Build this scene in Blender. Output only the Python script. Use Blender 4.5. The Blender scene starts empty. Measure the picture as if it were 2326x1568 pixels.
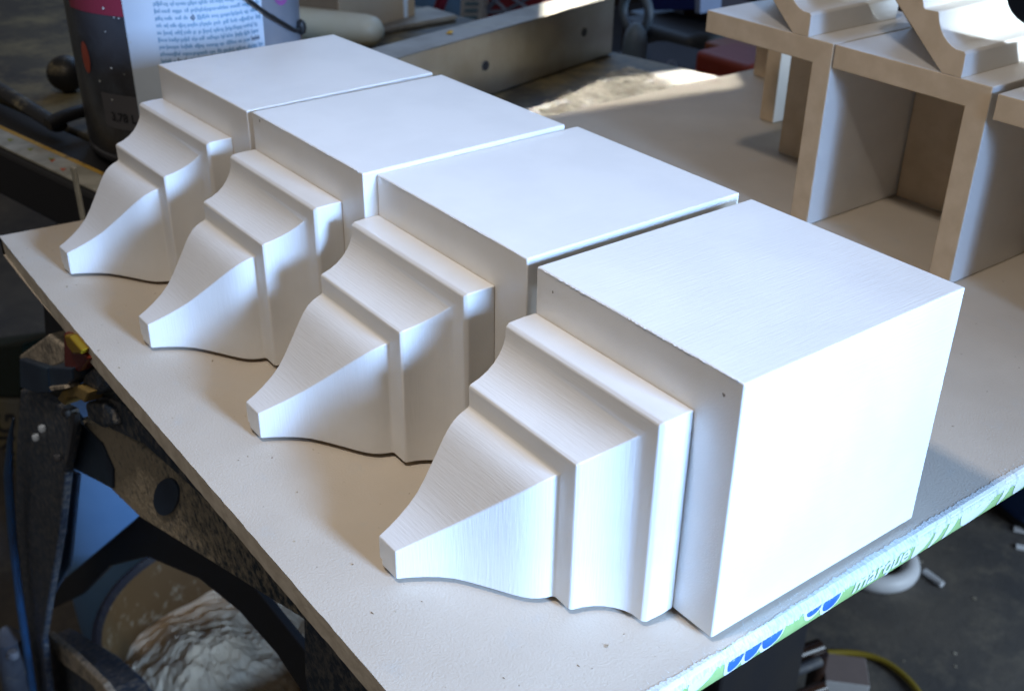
import bpy, bmesh, math, random
from mathutils import Vector, Matrix
random.seed(7)
S = 0.11                      # metres per corbel width
SC = bpy.context.scene
COL = SC.collection

# ------------------------------------------------------------------ camera
F_PX, W_PX, H_PX = 2585.744, 2325.5, 1568.0
CR = Vector((0.60238018, 0.7980843, 0.01412671))
CD = Vector((0.39814466, -0.28507937, -0.87190056))
CF = Vector((-0.69182292, 0.53084009, -0.48947916))
CAM = Vector((1.87527719, -2.31282152, 2.77425647))
cd = bpy.data.cameras.new('camera')
co = bpy.data.objects.new('camera', cd)
COL.objects.link(co)
SC.camera = co
m = Matrix.Identity(4)
for i in range(3):
    m[i][0], m[i][1], m[i][2] = CR[i], -CD[i], -CF[i]
    m[i][3] = CAM[i] * S
co.matrix_world = m
cd.sensor_fit = 'HORIZONTAL'
cd.sensor_width = 36
cd.lens = 36 * F_PX / W_PX
cd.clip_start = 0.01
cd.clip_end = 100
cd.dof.use_dof = True
cd.dof.focus_distance = 4.35 * S
cd.dof.aperture_fstop = 17

# ------------------------------------------------------------------ light
w = bpy.data.worlds.new('World')
SC.world = w
w.use_nodes = True
bg = w.node_tree.nodes['Background']
bg.inputs[0].default_value = (1.0, 0.92, 0.84, 1)
bg.inputs[1].default_value = 0.105
SC.view_settings.view_transform = 'Standard'
SC.view_settings.look = 'None'
SC.view_settings.exposure = 0.08
SC.view_settings.gamma = 1


def area(name, loc, target, sx, sy, k, color, spread=180, up=None):
    d = bpy.data.lights.new(name, 'AREA')
    d.shape = 'RECTANGLE'
    d.size = sx * S
    d.size_y = sy * S
    dist = (Vector(target) - Vector(loc)).length * S
    d.energy = k * math.pi ** 2 * dist * dist
    d.color = color
    d.spread = math.radians(spread)
    o = bpy.data.objects.new(name, d)
    COL.objects.link(o)
    z = (Vector(loc) - Vector(target)).normalized()
    u = Vector(up) if up else Vector((0, 0, 1))
    x = u.cross(z).normalized()
    y = z.cross(x)
    mm = Matrix.Identity(4)
    for i in range(3):
        mm[i][0], mm[i][1], mm[i][2], mm[i][3] = x[i], y[i], z[i], loc[i] * S
    o.matrix_world = mm
    return o


# daylight from the open door on the right, a small warm lamp overhead, a sun patch
area('door_daylight', (9.5, 0.85, 3.7), (-1.0, -0.55, 0.5), 1.9, 2.8, 0.205, (0.35, 0.58, 1.0), spread=46)
area('floor_fill', (9, 13, -0.5), (-4, 9, -7.8), 8, 5, 0.8, (0.62, 0.80, 1.0))  # added fill below table level, only brightens the floor
area('back_window', (-15, 11.5, 9.5), (-1.5, 0.5, 1.0), 13, 7, 0.21, (0.34, 0.58, 1.0))
sb = Vector((-0.75, -0.42, -0.50)).normalized()
pb = Vector((-0.9, 3.95, 1.55))
area('sun_on_back_row', pb - sb * 6, pb, 0.75, 0.9, 0.012, (0.80, 0.92, 1.0), spread=4)
area('ceiling_lamp', (-0.8, -2.7, 8.4), (-1.0, 0, 0), 0.6, 0.6, 0.158, (1.0, 0.885, 0.77), spread=110)
sd = Vector((0.7, -0.82, -0.58)).normalized()
pc = Vector((-5.10, 4.25, -0.065))
ub = Vector((0.165, 0.98, 0)).normalized()
sun = area('sun_through_window', pc - sd * 5, pc, 0.66, 1.75, 0.027, (1.0, 0.95, 0.82), spread=1.5, up=ub)

# ------------------------------------------------------------------ helpers


def P(u, v, z=None, x=None, y=None, depth=None):
    """the point of the room that a place in the photograph looks at, on a plane"""
    d = CR * ((u - W_PX / 2) / F_PX) + CD * ((v - H_PX / 2) / F_PX) + CF
    if z is not None:
        t = (z - CAM.z) / d.z
    elif x is not None:
        t = (x - CAM.x) / d.x
    elif y is not None:
        t = (y - CAM.y) / d.y
    else:
        t = depth
    return CAM + d * t


def mat(name, c1, c2=None, rough=0.6, metal=0.0, nscale=40, detail=6, lo=0.4, hi=0.6, stretch=(1, 1, 1),
        bump=0.0, bscale=200, bstretch=(1, 1, 1), bdist=0.0005, dust=None, dlo=0.45, dhi=0.6, dscale=25,
        dust_up=False, speck=None, speck_scale=300, speck_t=0.75, spec=0.5, emis=None, coat=0, dgrad=None):
    M = bpy.data.materials.new(name)
    M.use_nodes = True
    nt = M.node_tree
    N, L = nt.nodes, nt.links
    b = N['Principled BSDF']
    b.inputs['Roughness'].default_value = rough
    b.inputs['Metallic'].default_value = metal
    b.inputs['Specular IOR Level'].default_value = spec
    b.inputs['Coat Weight'].default_value = coat
    b.inputs['Coat Roughness'].default_value = 0.3
    tc = N.new('ShaderNodeTexCoord')

    def mapping(st):
        mp = N.new('ShaderNodeMapping')
        mp.inputs['Scale'].default_value = st
        L.new(tc.outputs['Object'], mp.inputs['Vector'])
        return mp.outputs[0]

    def noise(sc, det, st=(1, 1, 1), ro=0.55):
        n = N.new('ShaderNodeTexNoise')
        n.inputs['Scale'].default_value = sc
        n.inputs['Detail'].default_value = det
        n.inputs['Roughness'].default_value = ro
        L.new(mapping(st), n.inputs['Vector'])
        return n.outputs['Fac']

    def ramp(src, a, c):
        r = N.new('ShaderNodeMapRange')
        r.inputs['From Min'].default_value = a
        r.inputs['From Max'].default_value = c
        L.new(src, r.inputs['Value'])
        return r.outputs[0]

    def mix(fac, a, c):
        mx = N.new('ShaderNodeMix')
        mx.data_type = 'RGBA'
        L.new(fac, mx.inputs[0])
        for sk, val in ((mx.inputs[6], a), (mx.inputs[7], c)):
            if hasattr(val, 'is_linked'):
                L.new(val, sk)
            else:
                sk.default_value = (*val, 1)
        return mx.outputs[2]
    col = None
    if c2 is None:
        c2 = tuple(x * 0.93 for x in c1)
    col = mix(ramp(noise(nscale, detail, stretch), lo, hi), c1, c2)
    if speck:
        col = mix(ramp(noise(speck_scale, 2), speck_t, speck_t + 0.05), col, speck)
    if dust:
        f = noise(dscale, 9, (1, 1, 1), 0.7)
        if dgrad:
            # the caked layer thins out along the part
            sx_ = N.new('ShaderNodeSeparateXYZ')
            L.new(tc.outputs['Object'], sx_.inputs[0])
            ma = N.new('ShaderNodeMath')
            ma.operation = 'MULTIPLY_ADD'
            L.new(sx_.outputs[0], ma.inputs[0])
            ma.inputs[1].default_value = -dgrad[1]
            ma.inputs[2].default_value = dgrad[0] * dgrad[1]
            ad = N.new('ShaderNodeMath')
            ad.operation = 'ADD'
            L.new(f, ad.inputs[0])
            L.new(ma.outputs[0], ad.inputs[1])
            f = ad.outputs[0]
        f = ramp(f, dlo, dhi)
        if dust_up:
            g = N.new('ShaderNodeNewGeometry')
            sp = N.new('ShaderNodeSeparateXYZ')
            L.new(g.outputs['Normal'], sp.inputs[0])
            r = ramp(sp.outputs[2], 0.1, 0.7)
            mu = N.new('ShaderNodeMath')
            mu.operation = 'MULTIPLY'
            L.new(f, mu.inputs[0])
            L.new(r, mu.inputs[1])
            f = mu.outputs[0]
        col = mix(f, col, dust)
    L.new(col, b.inputs['Base Color'])
    if bump:
        bp = N.new('ShaderNodeBump')
        bp.inputs['Strength'].default_value = bump
        bp.inputs['Distance'].default_value = bdist
        L.new(noise(bscale, 5, bstretch), bp.inputs['Height'])
        L.new(bp.outputs[0], b.inputs['Normal'])
    if emis:
        b.inputs['Emission Color'].default_value = (*emis[0], 1)
        b.inputs['Emission Strength'].default_value = emis[1]
    return M


def mesh_obj(name, verts, faces, mats, parent=None, loc=None, bevel=0, seg=2, smooth=False, midx=None, angle=35):
    me = bpy.data.meshes.new(name)
    me.from_pydata([tuple(c * S for c in v) for v in verts], [], faces)
    if not isinstance(mats, (list, tuple)):
        mats = [mats]
    for mm in mats:
        me.materials.append(mm)
    if midx:
        for p, i in zip(me.polygons, midx):
            p.material_index = i
    bm = bmesh.new()
    bm.from_mesh(me)
    bmesh.ops.recalc_face_normals(bm, faces=bm.faces)
    if bevel:
        es = [e for e in bm.edges if len(e.link_faces) == 2 and e.calc_face_angle(0) > math.radians(angle)]
        bmesh.ops.bevel(bm, geom=es, offset=bevel * S, segments=seg, affect='EDGES', clamp_overlap=True,
                        material=-1, profile=0.5)
    if smooth:
        for f in bm.faces:
            # flat panels stay flat, only the rounded arrises are smoothed
            f.smooth = not (bevel and min(e.calc_length() for e in f.edges) > bevel * S * 0.9)
        for e in bm.edges:
            if len(e.link_faces) == 2 and e.calc_face_angle(0) > math.radians(38):
                e.smooth = False
    bm.to_mesh(me)
    bm.free()
    o = bpy.data.objects.new(name, me)
    COL.objects.link(o)
    if parent:
        o.parent = parent
    if loc:
        o.location = Vector(loc) * S
    return o


def empty(name, loc=(0, 0, 0), rot=(0, 0, 0)):
    o = bpy.data.objects.new(name, None)
    o.empty_display_size = 0.02
    COL.objects.link(o)
    o.location = Vector(loc) * S
    o.rotation_euler = rot
    return o


def tag(o, label, cat, group=None, kind=None):
    if label:
        o['label'] = label
    if cat:
        o['category'] = cat
    if group:
        o['group'] = group
    if kind:
        o['kind'] = kind
    return o


def local(par, v):
    """a point of the room in the frame of an Empty (rotation about z only)"""
    a = par.rotation_euler.z
    d = Vector(v) - par.location / S
    return Vector((d.x * math.cos(a) + d.y * math.sin(a), -d.x * math.sin(a) + d.y * math.cos(a), d.z))


def box(x0, x1, y0, y1, z0, z1):
    v = [(x, y, z) for x in (x0, x1) for y in (y0, y1) for z in (z0, z1)]
    f = [(0, 1, 3, 2), (4, 6, 7, 5), (0, 4, 5, 1), (2, 3, 7, 6), (0, 2, 6, 4), (1, 5, 7, 3)]
    return v, f


def obox(name, dims, m_, parent=None, loc=None, bevel=0.01, rot=None, seg=2):
    v, f = box(*dims)
    o = mesh_obj(name, v, f, m_, parent, loc, bevel, seg)
    if rot:
        o.rotation_euler = rot
    return o


def tube(name, pts, r, m_, parent=None, n=12, rs=None, closed=False, flat=1.0):
    pts = [Vector(p) for p in pts]
    V, Fc = [], []
    k = len(pts)
    prev = None
    for i, p in enumerate(pts):
        if closed:
            t = pts[(i + 1) % k] - pts[i - 1]
        else:
            t = pts[min(i + 1, k - 1)] - pts[max(i - 1, 0)]
        t.normalize()
        if prev is None:
            a = t.cross(Vector((0, 0, 1)))
            if a.length < 0.05:
                a = t.cross(Vector((1, 0, 0)))
        else:
            a = prev - t * prev.dot(t)
        a.normalize()
        prev = a
        b = t.cross(a)
        rr = rs[i] if rs else r
        for j in range(n):
            q = 2 * math.pi * j / n
            V.append(p + a * math.cos(q) * rr + b * math.sin(q) * rr * flat)
    for i in range(k if closed else k - 1):
        for j in range(n):
            a0, a1 = i * n + j, i * n + (j + 1) % n
            b0, b1 = ((i + 1) % k) * n + j, ((i + 1) % k) * n + (j + 1) % n
            Fc.append((a0, a1, b1, b0))
    if not closed:
        Fc.append(tuple(range(n))[::-1])
        Fc.append(tuple((k - 1) * n + j for j in range(n)))
    return mesh_obj(name, V, Fc, m_, parent, smooth=True)


def smoothpts(pts, k=8):
    pts = [Vector(p) for p in pts]
    out = []
    for i in range(len(pts) - 1):
        p0, p1, p2, p3 = pts[max(i - 1, 0)], pts[i], pts[i + 1], pts[min(i + 2, len(pts) - 1)]
        for j in range(k):
            t = j / k
            out.append(0.5 * ((2 * p1) + (p2 - p0) * t + (2 * p0 - 5 * p1 + 4 * p2 - p3) * t * t +
                              (3 * p1 - p0 - 3 * p2 + p3) * t ** 3))
    out.append(pts[-1])
    return out


def lathe(name, prof, m_, parent=None, n=64, loc=None, cap=True):
    V, Fc = [], []
    for r, z in prof:
        for j in range(n):
            q = 2 * math.pi * j / n
            V.append((r * math.cos(q), r * math.sin(q), z))
    for i in range(len(prof) - 1):
        for j in range(n):
            Fc.append((i * n + j, i * n + (j + 1) % n, (i + 1) * n + (j + 1) % n, (i + 1) * n + j))
    if prof[0][0] > 1e-4 and cap:
        Fc.append(tuple(range(n)))
    if prof[-1][0] > 1e-4:
        Fc.append(tuple((len(prof) - 1) * n + j for j in range(n)))
    return mesh_obj(name, V, Fc, m_, parent, loc, smooth=True)


def text_mesh(s, size=1.0, bold=0.0, shear=0.0):
    c = bpy.data.curves.new('t', 'FONT')
    c.body = s
    c.size = size
    c.offset = bold
    c.shear = shear
    c.fill_mode = 'FRONT' if hasattr(c, 'fill_mode') else c.fill_mode
    c.resolution_u = 4
    o = bpy.data.objects.new('t', c)
    COL.objects.link(o)
    dg = bpy.context.evaluated_depsgraph_get()
    dg.update()
    me = bpy.data.meshes.new_from_object(o.evaluated_get(dg))
    V = [v.co.copy() for v in me.vertices]
    Fc = [tuple(p.vertices) for p in me.polygons]
    bpy.data.objects.remove(o)
    bpy.data.curves.remove(c)
    bpy.data.meshes.remove(me)
    return V, Fc


# ------------------------------------------------------------------ materials
def paint(name, bst, c=(0.80, 0.80, 0.79)):
    return mat(name, c, tuple(x * 0.955 for x in c), rough=0.40, nscale=30, bump=0.5, bscale=1100, bstretch=bst,
               bdist=0.00028, spec=0.5, coat=0.42, speck=(0.62, 0.60, 0.56), speck_scale=420, speck_t=0.80)


M_PAINT = paint('white_paint', (1, 0.06, 1))
M_PAINT_X = paint('white_paint_brushed_across', (0.07, 1, 1))
M_PAINT_Z = paint('white_paint_brushed_upright', (1, 1, 0.07))
M_MDF = mat('raw_mdf', (0.60, 0.46, 0.31), (0.53, 0.40, 0.26), rough=0.85, nscale=45, bump=0.3, bscale=700, bdist=0.0002)
M_GAPLINE = mat('dark_crack', (0.06, 0.05, 0.04), rough=0.9)
M_BOARD = mat('grey_board_paper', (0.56, 0.505, 0.43), (0.49, 0.435, 0.365), rough=0.9, nscale=16, lo=0.3, hi=0.75, detail=12, bump=0.5, bscale=900,
              bdist=0.0004, speck=(0.22, 0.17, 0.12), speck_scale=330, speck_t=0.725, spec=0.15, dust=(0.50, 0.47, 0.42), dscale=55, dlo=0.56, dhi=0.72)
M_GYPS = mat('cut_gypsum_edge', (0.74, 0.68, 0.58), (0.60, 0.54, 0.45), rough=0.95, nscale=90, bump=0.35, bscale=300, bdist=0.0008)
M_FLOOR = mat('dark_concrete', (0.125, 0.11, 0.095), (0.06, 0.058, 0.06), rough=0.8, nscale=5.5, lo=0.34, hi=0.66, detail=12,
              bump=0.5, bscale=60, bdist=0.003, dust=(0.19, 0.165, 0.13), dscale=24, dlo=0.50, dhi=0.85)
M_SAWTOP = mat('dirty_iron_table', (0.036, 0.033, 0.03), (0.085, 0.075, 0.05), rough=0.55, nscale=13, stretch=(0.4, 1.6, 1),
               lo=0.35, hi=0.62, dust=(0.34, 0.28, 0.14), dscale=11, dlo=0.45, dhi=0.72, bump=0.3, bscale=60, bdist=0.001)
M_DUST = mat('fine_sawdust', (0.52, 0.48, 0.40), (0.25, 0.22, 0.165), rough=1, nscale=38, lo=0.42, hi=0.62, bump=0.9, bscale=150,
             bdist=0.002)
M_BLACK = mat('black_enamel', (0.012, 0.012, 0.014), rough=0.5)
M_BLACKDUST = mat('dusty_black_plastic', (0.012, 0.012, 0.013), rough=0.5, dust=(0.26, 0.22, 0.13), dust_up=True, dscale=32,
                  dlo=0.50, dhi=0.62)
M_DARKBODY = mat('dark_saw_body', (0.012, 0.013, 0.02), (0.02, 0.018, 0.02), rough=0.6, nscale=10)
M_ALU = mat('brushed_aluminium', (0.36, 0.35, 0.32), (0.28, 0.26, 0.22), rough=0.36, metal=0.9, nscale=12, bump=0.15, bscale=400,
            bstretch=(1, 0.05, 1), bdist=0.0002)
M_ALUTOP = mat('dusty_aluminium', (0.33, 0.31, 0.28), (0.24, 0.22, 0.19), rough=0.6, metal=0.4, nscale=20,
               dust=(0.42, 0.38, 0.30), dscale=14, dlo=0.5, dhi=0.7)
M_BLUE = mat('dusty_blue_steel', (0.020, 0.034, 0.060), (0.030, 0.050, 0.085), rough=0.5, nscale=12,
             dust=(0.34, 0.31, 0.26), dscale=170, dlo=0.46, dhi=0.76, bump=0.8, bscale=400, bdist=0.0012)
M_BLUECLEAN = mat('blue_steel', (0.018, 0.035, 0.07), (0.035, 0.075, 0.13), rough=0.45, nscale=10,
                  dust=(0.3, 0.27, 0.22), dscale=40, dlo=0.62, dhi=0.7)
M_BLUEEDGE = mat('bright_blue_steel', (0.03, 0.10, 0.22), (0.03, 0.07, 0.14), rough=0.4, nscale=14)
M_SANDY = mat('caked_sawdust', (0.62, 0.54, 0.42), (0.26, 0.23, 0.19), rough=0.95, nscale=230, lo=0.3, hi=0.7, bump=1.0, bscale=260, bdist=0.002,
              dust=(0.03, 0.04, 0.055), dscale=42, dlo=0.52, dhi=0.70)
M_BEAM = mat('caked_blue_steel', (0.022, 0.040, 0.060), (0.035, 0.06, 0.085), rough=0.7, nscale=30, bump=1.0, bscale=300, bdist=0.002,
             dust=(0.50, 0.43, 0.32), dscale=190, dlo=0.40, dhi=0.66, dgrad=(3.0 * S, 1.0))
M_SKYBLUE = mat('blue_plastic', (0.17, 0.34, 0.60), (0.13, 0.28, 0.52), rough=0.45, nscale=4)
M_CAN = mat('can_print_dark', (0.085, 0.085, 0.095), (0.04, 0.042, 0.05), rough=0.32, nscale=9, lo=0.35, hi=0.6,
            dust=(0.11, 0.13, 0.16), dscale=14, dlo=0.55, dhi=0.8)
M_CANBLUE = mat('can_bare_metal', (0.33, 0.36, 0.42), (0.26, 0.29, 0.35), rough=0.3, metal=0.35, nscale=6)
M_LABEL = mat('paper_label', (0.64, 0.73, 0.84), (0.56, 0.66, 0.78), rough=0.5, nscale=9)
M_LABELTXT = mat('label_ink', (0.16, 0.33, 0.50), rough=0.6)
M_LABELDK = mat('label_ink_bold', (0.03, 0.07, 0.13), rough=0.6)
M_RED = mat('red_print', (0.27, 0.03, 0.06), rough=0.45)
M_ORANGE = mat('orange_print', (0.34, 0.06, 0.03), rough=0.45)
M_MAGENTA = mat('magenta_print', (0.36, 0.10, 0.34), rough=0.45)
M_WHITEPL = mat('ivory_plastic', (0.66, 0.66, 0.56), (0.60, 0.58, 0.42), rough=0.42, nscale=7)
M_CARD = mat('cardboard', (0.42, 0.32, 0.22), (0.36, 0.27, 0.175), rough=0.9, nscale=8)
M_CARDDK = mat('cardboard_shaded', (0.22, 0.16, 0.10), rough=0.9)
M_WHITE = mat('white_plastic', (0.74, 0.76, 0.80), rough=0.45)
M_YEL = mat('yellow_line', (0.55, 0.33, 0.05), rough=0.6, dust=(0.2, 0.14, 0.04), dscale=60, dlo=0.55, dhi=0.65)
M_RULER = mat('grubby_white_scale', (0.44, 0.43, 0.37), (0.29, 0.28, 0.23), rough=0.6, nscale=35)
M_OLIVE = mat('olive_mark', (0.25, 0.26, 0.02), rough=0.7)
M_REDMK = mat('red_mark', (0.55, 0.12, 0.05), rough=0.7)
M_GREEN = mat('green_edge_tape', (0.25, 0.40, 0.13), (0.30, 0.46, 0.18), rough=0.6, nscale=60)
M_TORN = mat('torn_white_paper', (0.62, 0.66, 0.66), (0.44, 0.50, 0.52), rough=0.9, nscale=260, stretch=(1, 3, 1), lo=0.45, hi=0.65,
             bump=0.8, bscale=600, bstretch=(1, 3, 1), bdist=0.0006)
M_TXTW = mat('white_lettering', (0.64, 0.68, 0.68), rough=0.6)
M_TXTB = mat('blue_lettering', (0.02, 0.10, 0.62), (0.03, 0.14, 0.70), rough=0.5, nscale=80)
M_BAG = mat('dark_cloth', (0.022, 0.022, 0.034), (0.014, 0.014, 0.02), rough=0.85, nscale=10)
M_BAGTXT = mat('pale_blue_print', (0.22, 0.30, 0.50), rough=0.7)
M_REDCLOTH = mat('dark_red_plastic', (0.20, 0.025, 0.012), rough=0.6)
M_NAVY = mat('navy_box', (0.005, 0.02, 0.16), rough=0.5)
M_DKBLUE = mat('dark_blue_plastic', (0.01, 0.06, 0.24), (0.008, 0.04, 0.16), rough=0.45, nscale=6)
M_TEAL = mat('grey_teal_plastic', (0.13, 0.19, 0.25), (0.06, 0.08, 0.13), rough=0.5, nscale=10)
M_STEELBLUE = mat('dull_blue_board', (0.02, 0.085, 0.20), (0.01, 0.04, 0.08), rough=0.6, nscale=5)
M_BROWNGLOSS = mat('brown_varnish', (0.05, 0.022, 0.012), (0.02, 0.010, 0.008), rough=0.25, nscale=9)
M_HOSE = mat('yellow_hose', (0.26, 0.19, 0.015), rough=0.45)
M_HOLE = mat('dark_hole', (0.01, 0.01, 0.012), rough=0.8)
M_BUCKET = mat('dark_bucket', (0.018, 0.016, 0.022), rough=0.6, dust=(0.10, 0.085, 0.06), dscale=18, dlo=0.5, dhi=0.8)
M_BUCKETIN = mat('ochre_bucket_wall', (0.12, 0.06, 0.016), (0.15, 0.085, 0.03), rough=0.8, nscale=9, lo=0.45, hi=0.7,
                 dust=(0.34, 0.27, 0.17), dscale=60, dlo=0.56, dhi=0.72)
M_BAGPAPER = mat('kraft_white_sack', (0.20, 0.19, 0.155), (0.26, 0.21, 0.10), rough=0.8, nscale=4)
M_INK = mat('black_ink', (0.01, 0.01, 0.015), rough=0.7)
M_GREYCAST = mat('grey_casting', (0.10, 0.105, 0.12), (0.06, 0.065, 0.08), rough=0.6, nscale=30, dust=(0.3, 0.26, 0.2), dscale=40,
                 dlo=0.58, dhi=0.66)
M_YELPL = mat('yellow_plastic', (0.30, 0.19, 0.008), rough=0.4)
M_REDPL = mat('red_plastic', (0.16, 0.022, 0.012), rough=0.4)

# ------------------------------------------------------------------ floor
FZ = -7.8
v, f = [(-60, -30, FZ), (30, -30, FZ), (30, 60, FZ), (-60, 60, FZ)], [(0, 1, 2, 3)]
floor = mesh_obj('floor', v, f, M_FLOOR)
floor['kind'] = 'structure'

# ------------------------------------------------------------------ board the corbels lie on
SH = Vector((-0.080, 0.062, 0))
board = tag(empty('drywall_board', (0, 0, 0)), 'large grey paper-faced plasterboard sheet the white corbels lie on, with a printed green edge',
            'board')
BT = 0.12
rg = random.Random(3)
# outline of the sheet seen from above; the saw-cut front edge is slightly ragged
front = []
n = 150
for i in range(n + 1):
    x = -4.79 + (4.79 + 0.045) * i / n
    y = -1.003 + 0.035 * (1 - min(1, (x + 4.79) / 1.6)) + rg.uniform(-0.004, 0.004)
    front.append((x, y))
left = [(-4.79 + 0.10 * math.sin(math.pi * t), -0.97 + 4.0 * t) for t in [k / 10 for k in range(10, 0, -1)]]


def sag(x, y):
    # the free far-left corner of the sheet lifts a little
    a = max(0.0, -x - 3.9)
    b = max(0.0, -0.2 - y)
    return 0.05 * a * a * b


gx = [-4.79 + (4.79 + 0.045) * (i / 120) for i in range(121)]
gy = [-1.003, -0.99] + [-0.95 + 0.1 * k for k in range(12)] + [0.5 + 0.5 * k for k in range(15)]


def fy(i, y):
    if y < -1.0:
        return y + 0.020 * (1 - min(1, (gx[i] + 4.79) / 1.6)) + RJ[i]
    return y


RJ = [rg.uniform(-0.0015, 0.0015) for _ in gx]
V, Fc, MI = [], [], []
nx, ny = len(gx), len(gy)
for top in (1, 0):
    for j, y in enumerate(gy):
        for i, x in enumerate(gx):
            yy = fy(i, y)
            z = sag(x, yy) - (0 if top else BT)
            V.append((x, yy + (0 if top else 0.006 * (j == 0)), z))
o0 = nx * ny
for j in range(ny - 1):
    for i in range(nx - 1):
        a = j * nx + i
        Fc.append((a, a + 1, a + 1 + nx, a + nx)); MI.append(0)
        Fc.append((a + o0, a + nx + o0, a + 1 + nx + o0, a + 1 + o0)); MI.append(0)
for i in range(nx - 1):
    Fc.append((i, i + o0, i + 1 + o0, i + 1)); MI.append(1)
    a = (ny - 1) * nx + i
    Fc.append((a, a + 1, a + 1 + o0, a + o0)); MI.append(1)
for j in range(ny - 1):
    a = j * nx
    Fc.append((a, a + nx, a + nx + o0, a + o0)); MI.append(1)
    a = j * nx + nx - 1
    Fc.append((a, a + o0, a + nx + o0, a + nx)); MI.append(1)
mesh_obj('sheet', V, Fc, [M_BOARD, M_GYPS], board, midx=MI)
# printed edge tape wrapped round the long factory edge
EP = [(0.0452, -0.0005), (0.054, -0.002), (0.064, -0.008), (0.071, -0.018), (0.0755, -0.032), (0.0775, -0.050), (0.077, -0.072), (0.073, -0.094),
      (0.064, -0.112), (0.052, -0.1204), (0.0452, -0.1206)]
Y0, Y1 = -1.0, 7.5
V = [(x, y, z) for y in (Y0, Y1) for x, z in EP]
k = len(EP)
Fc = [(i, (i + 1) % k, (i + 1) % k + k, i + k) for i in range(k)] + [tuple(range(k)), tuple(range(k, 2 * k))]
tape = mesh_obj('edge_tape', V, Fc, M_GREEN, board, smooth=True)
AL = [0]
for i in range(1, k - 1):
    AL.append(AL[-1] + math.dist(EP[i], EP[i - 1]))


def on_edge(s, y, off):
    """s = distance down the rounded edge from its top line"""
    s = max(0, min(AL[-1] - 1e-6, s))
    for i in range(1, len(AL)):
        if s <= AL[i]:
            t = (s - AL[i - 1]) / (AL[i] - AL[i - 1])
            x = EP[i - 1][0] + t * (EP[i][0] - EP[i - 1][0])
            z = EP[i - 1][1] + t * (EP[i][1] - EP[i - 1][1])
            dx, dz = EP[i][0] - EP[i - 1][0], EP[i][1] - EP[i - 1][1]
            l = math.hypot(dx, dz)
            return (x - dz / l * off, y, z + dx / l * off)


# torn white paper along the top of the edge: ragged strip, with loose fibres
V, Fc = [], []
ys = []
y = -0.999
while y < 6.5:
    ys.append(y)
    y += 0.006 if y < 2.2 else 0.02
lv = 0
for i, y in enumerate(ys):
    lv = 0.8 * lv + rg.uniform(-0.004, 0.004)
    a = -0.002 + 0.6 * lv + rg.uniform(-0.005, 0.005) + 0.012 * max(0, math.sin(y * 3.1 + 1.0))
    bq = 0.048 + 0.8 * lv + rg.uniform(-0.006, 0.007)
    V.append((0.048 + a - 0.012, y, 0.0018 + sag(0, y)))
    V.append(on_edge(0.008, y, 0.0028))
    V.append(on_edge(0.030, y, 0.0030))
    V.append(on_edge(bq, y, 0.0024))
for i in range(len(ys) - 1):
    for j in range(3):
        Fc.append((i * 4 + j, i * 4 + j + 1, i * 4 + 5 + j, i * 4 + 4 + j))
mesh_obj('torn_paper', V, Fc, M_TORN, board)
V, Fc = [], []
for _ in range(700):
    y = rg.uniform(-0.95, 3.0)
    a = rg.uniform(0.01, 0.05)
    L_ = rg.uniform(0.004, 0.011) * rg.choice([1, 1, 1, 1.8])
    if rg.random() < 0.5:
        p0 = Vector((a, y, 0.002))
        p1 = p0 + Vector((-L_, rg.uniform(-0.6, 0.6) * L_, rg.uniform(0.0, 0.5) * L_))
    else:
        p0 = Vector(on_edge(0.045, y, 0.003))
        p1 = p0 + Vector((0.003, rg.uniform(-0.6, 0.6) * L_, -L_ * 0.8))
    wv = Vector((0, 0.0010, 0))
    k0 = len(V)
    V += [p0 - wv, p0 + wv, p1]
    Fc.append((k0, k0 + 1, k0 + 2))
mesh_obj('paper_fibres', V, Fc, M_TORN, board)['kind'] = 'stuff'


def sliced(V, Fc, off):
    """cut a flat print (s, y) along the edge's facets and wrap it round them"""
    bm = bmesh.new()
    vs = [bm.verts.new(v) for v in V]
    for f in Fc:
        try:
            bm.faces.new([vs[i] for i in f])
        except ValueError:
            pass
    for a in AL[1:-1]:
        bmesh.ops.bisect_plane(bm, geom=bm.verts[:] + bm.edges[:] + bm.faces[:], dist=1e-6, plane_co=(a, 0, 0), plane_no=(1, 0, 0))
    bm.verts.index_update()
    out = [on_edge(v.co.x, v.co.y, off) for v in bm.verts]
    fs = [tuple(v.index for v in f.verts) for f in bm.faces]
    bm.free()
    return out, fs


def edge_shape(name, pts, m_, off):
    """flat print on the edge: pts = (s, y) outline"""
    return sliced([(s, y, 0) for s, y in pts], [tuple(range(len(pts)))], off)


def merge(list_):
    V, Fc = [], []
    for v, f in list_:
        k0 = len(V)
        V += v
        Fc += [tuple(i + k0 for i in q) for q in f]
    return V, Fc


def ypos(u, v):
    return P(u, v, x=0.095).y


def z6(x, y):
    return ((1900 + x / 1.905) * .7752, (1200 + y / 1.905) * .7752)


def blob(y0, y1, s0, s1, m=18, sl=0.35):
    pts = []
    for i in range(m):
        q = math.pi * i / (m - 1)
        s = s0 + (s1 - s0) * math.sin(q)
        y = (y0 + y1) / 2 + (y1 - y0) / 2 * math.cos(q) * 1.0 - sl * (s - (s0 + s1) / 2)
        pts.append((s, y))
    return pts


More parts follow.
